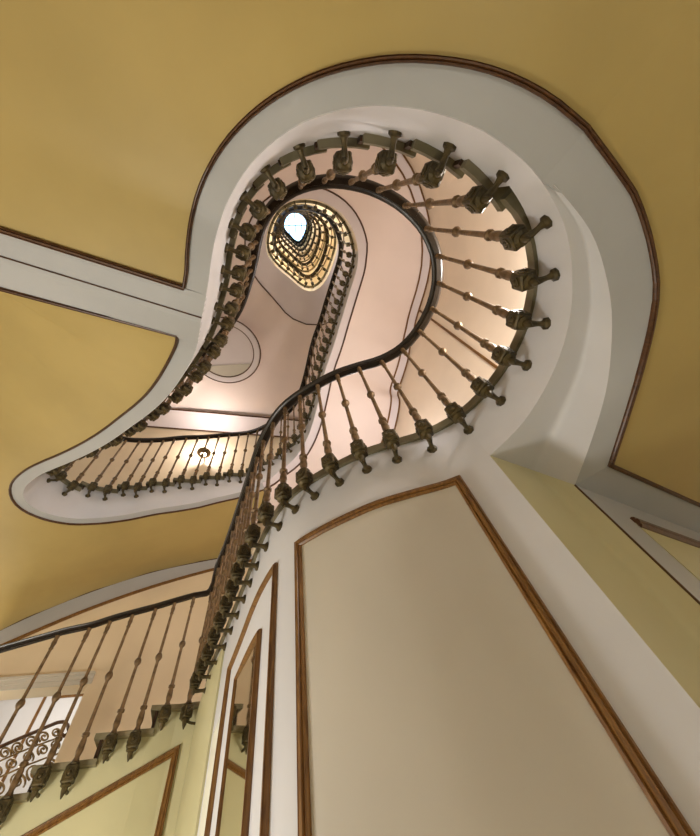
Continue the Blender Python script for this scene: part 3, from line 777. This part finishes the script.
# ------------------------------------------------------------------ skylight and roof
wc = np.mean([pl(u) for u in loop], axis=0)
roof_in = [pl(u)-nrm(u)*.02 for u in loop[:-1]]; roof_out = [off(u, 1.35) for u in loop[:-1]]
rows = [[pt(a, ROOF), pt(b_, ROOF)] for a, b_ in zip(roof_in, roof_out)]; rows.append(rows[0])
V, Fc = slab(rows, .12); struct(mesh('ceiling_top', V, Fc, M['shaft']), 'cream ceiling ring around the skylight', 'ceiling')
V = [pt(p, ROOF+.05) for p in roof_in]; nV = len(V); V += [pt(p, ROOF+.06) for p in roof_in]
Fc = [tuple(range(nV)), tuple(range(nV, 2*nV))]+[(i, (i+1) % nV, nV+(i+1) % nV, nV+i) for i in range(nV)]
sky = struct(mesh('window_1', V, Fc, M['glass']), 'bright skylight glass at the top of the well', 'skylight')
for xx in (-.33, 0, .33):
    V, Fc = box((wc[0]+xx, wc[1], ROOF+.03), (.035, 2.0, .05)); mesh('window_bar', V, Fc, M['bronze_dark'], sky)
V, Fc = box((wc[0], wc[1], ROOF+.03), (1.6, .035, .05)); mesh('window_bar', V, Fc, M['bronze_dark'], sky)

# ------------------------------------------------------------------ lamp on the upper back wall
lp = on_back(204, 462)+BN*.22
lamp = thing('wall_lamp', 'small round glowing lamp by the far upper wall, behind the thin balusters', 'lamp', lp)
def placed(VF, loc): return [tuple(np.array(v)+np.array(loc)) for v in VF[0]], VF[1]
mesh('lamp_shade', *placed(lathe([(-.035, .055), (-.03, .085), (-.012, .12), (.012, .135), (.022, .135), (.03, .12), (.045, .04)], 24), lp), M['brass'], lamp, smooth=True)
mesh('lamp_globe', *placed(lathe([(-.075, .01), (-.068, .03), (-.055, .048), (-.036, .056), (-.03, .05)], 20), lp), M['lamp'], lamp, smooth=True)
V, Fc = sweep([lp+np.array([0, 0, .03]), lp-BN*.21+np.array([0, 0, .03])], [(0, 0, 1)], oval(.014, .014, 8)); mesh('lamp_arm', V, Fc, M['brass'], lamp)

# ------------------------------------------------------------------ round recess in the upper left ceiling
oc = at(225.5, 351.5, 6.62)
ocu = thing('ceiling_oculus', 'round framed recess in the rose cream ceiling at upper left of the well', 'oculus', oc)
R0 = .60
V, Fc = sweep([oc+np.array([math.cos(t), math.sin(t), 0])*R0 for t in np.linspace(0, 2*math.pi, 49)[:-1]], [(0, 0, -1)], [(-.07, -.03), (-.07, .015), (-.02, .03), (.05, .02), (.06, -.03)], closed=True)
mesh('frame', V, Fc, M['lilac'], ocu, smooth=True)
for rr in (R0+.07, R0-.06):
    V, Fc = sweep([oc+np.array([math.cos(t)*rr, math.sin(t)*rr, -.012]) for t in np.linspace(0, 2*math.pi, 49)[:-1]], [(0, 0, -1)], oval(.012, .014, 6), closed=True); mesh('moulding', V, Fc, M['mould_dark'], ocu)
V, Fc = lathe([(-.004, R0-.06), (.006, R0-.06)], 40); mesh('dish', *placed((V, Fc), oc), M['lilac'], ocu)

sg = [oc+np.array([math.cos(t)*(R0-.075), math.sin(t)*(R0-.075), -.016]) for t in np.linspace(math.radians(32), math.radians(148), 24)]
V, Fc = [tuple(p) for p in sg]+[tuple(p+np.array([0, 0, .01])) for p in sg], [tuple(range(24)), tuple(range(24, 48))]+[(i, (i+1) % 24, 24+(i+1) % 24, 24+i) for i in range(24)]
mesh('sill', V, Fc, M['cream'], ocu)

# ------------------------------------------------------------------ lights
def point(name, loc, power, col, size=.12):
    l = bpy.data.lights.new(name, 'POINT'); l.energy = power; l.color = col; l.shadow_soft_size = size
    o = bpy.data.objects.new(name, l); C.objects.link(o); o.location = (loc[0], loc[1], loc[2]+EYE); return o
warm = (1, .86, .68); neutral = (1, .965, .9)
point('lobby_fill', (.6, -1.6, -.3), 20, neutral, .3)  # unseen fill added behind the eye to light the ground floor
point('hall_fill', (-2.1, 1.4, -.45), 140, neutral, .3)  # unseen fill added low at the left to brighten the undersides
point('upper_wall_lamp', lp+np.array([.0, -.1, .3]), 42, (1, .9, .84), .08)
point('upper_right_lamp', (1.55, 2.5, 2.5), 150, (1, .92, .9), .12)
point('upper_stair_lamp', (.85, 2.35, 2.85), 26, (1, .92, .92), .1)
point('upper_loop_fill', (1.5, .2, 2.0), 95, (1, .92, .85), .15)  # added fill hidden above the landing, brightens the upper storey
point('stair_fill', (-4.3, 3.6, 1.3), 45, warm, .15)  # no fixture here: added off to the left to lift the back wall
point('landing_fill', (-2.6, 3.6, .82), 58, warm, .1)  # added fill tucked behind the lower steps, brightens the beige wall
point('room_lamp', (-3.6, 5.2, 2.4), 20, (1, .9, .78), .2)
for k in range(1, 6):
    for d_ in (4, 16):
        u = i4+25*k+d_; q = off(u, .95)
        if u < NP-2: point('shaft_fill', pt(q, zs(u)-.45), (70, 75, 75, 75, 80)[k-1], ((1, .9, .74), (1, .92, .8), (1, .93, .9), (.9, .9, 1), (.75, .85, 1))[k-1], .1)  # added fills hidden between turns; bluish top ones stand in for sky light

# ------------------------------------------------------------------ world, camera
w = bpy.data.worlds.new('sky'); bpy.context.scene.world = w; w.use_nodes = True
bg = w.node_tree.nodes['Background']; bg.inputs['Color'].default_value = (.42, .66, 1, 1); bg.inputs['Strength'].default_value = 6
cam = bpy.data.cameras.new('camera'); co = bpy.data.objects.new('camera', cam); C.objects.link(co)
cam.sensor_fit = 'HORIZONTAL'; cam.sensor_width = 36; cam.lens = F/700*36; cam.clip_start = .02; cam.clip_end = 200
Rm = np.array([[_x[0], _x[1], _x[2]], [_y[0], _y[1], _y[2]], [_z[0], _z[1], _z[2]]])
right, down, fwd = Rm[:, 0], Rm[:, 1], Rm[:, 2]
co.matrix_world = Matrix(((right[0], -down[0], -fwd[0], 0), (right[1], -down[1], -fwd[1], 0), (right[2], -down[2], -fwd[2], EYE), (0, 0, 0, 1)))
sc = bpy.context.scene; sc.camera = co
sc.view_settings.view_transform = 'Standard'; sc.view_settings.look = 'None'; sc.view_settings.gamma = 1; sc.view_settings.use_curve_mapping = False
sc.view_settings.exposure = 0
sc.cycles.use_denoising = True; sc.cycles.max_bounces = 8; sc.cycles.diffuse_bounces = 6
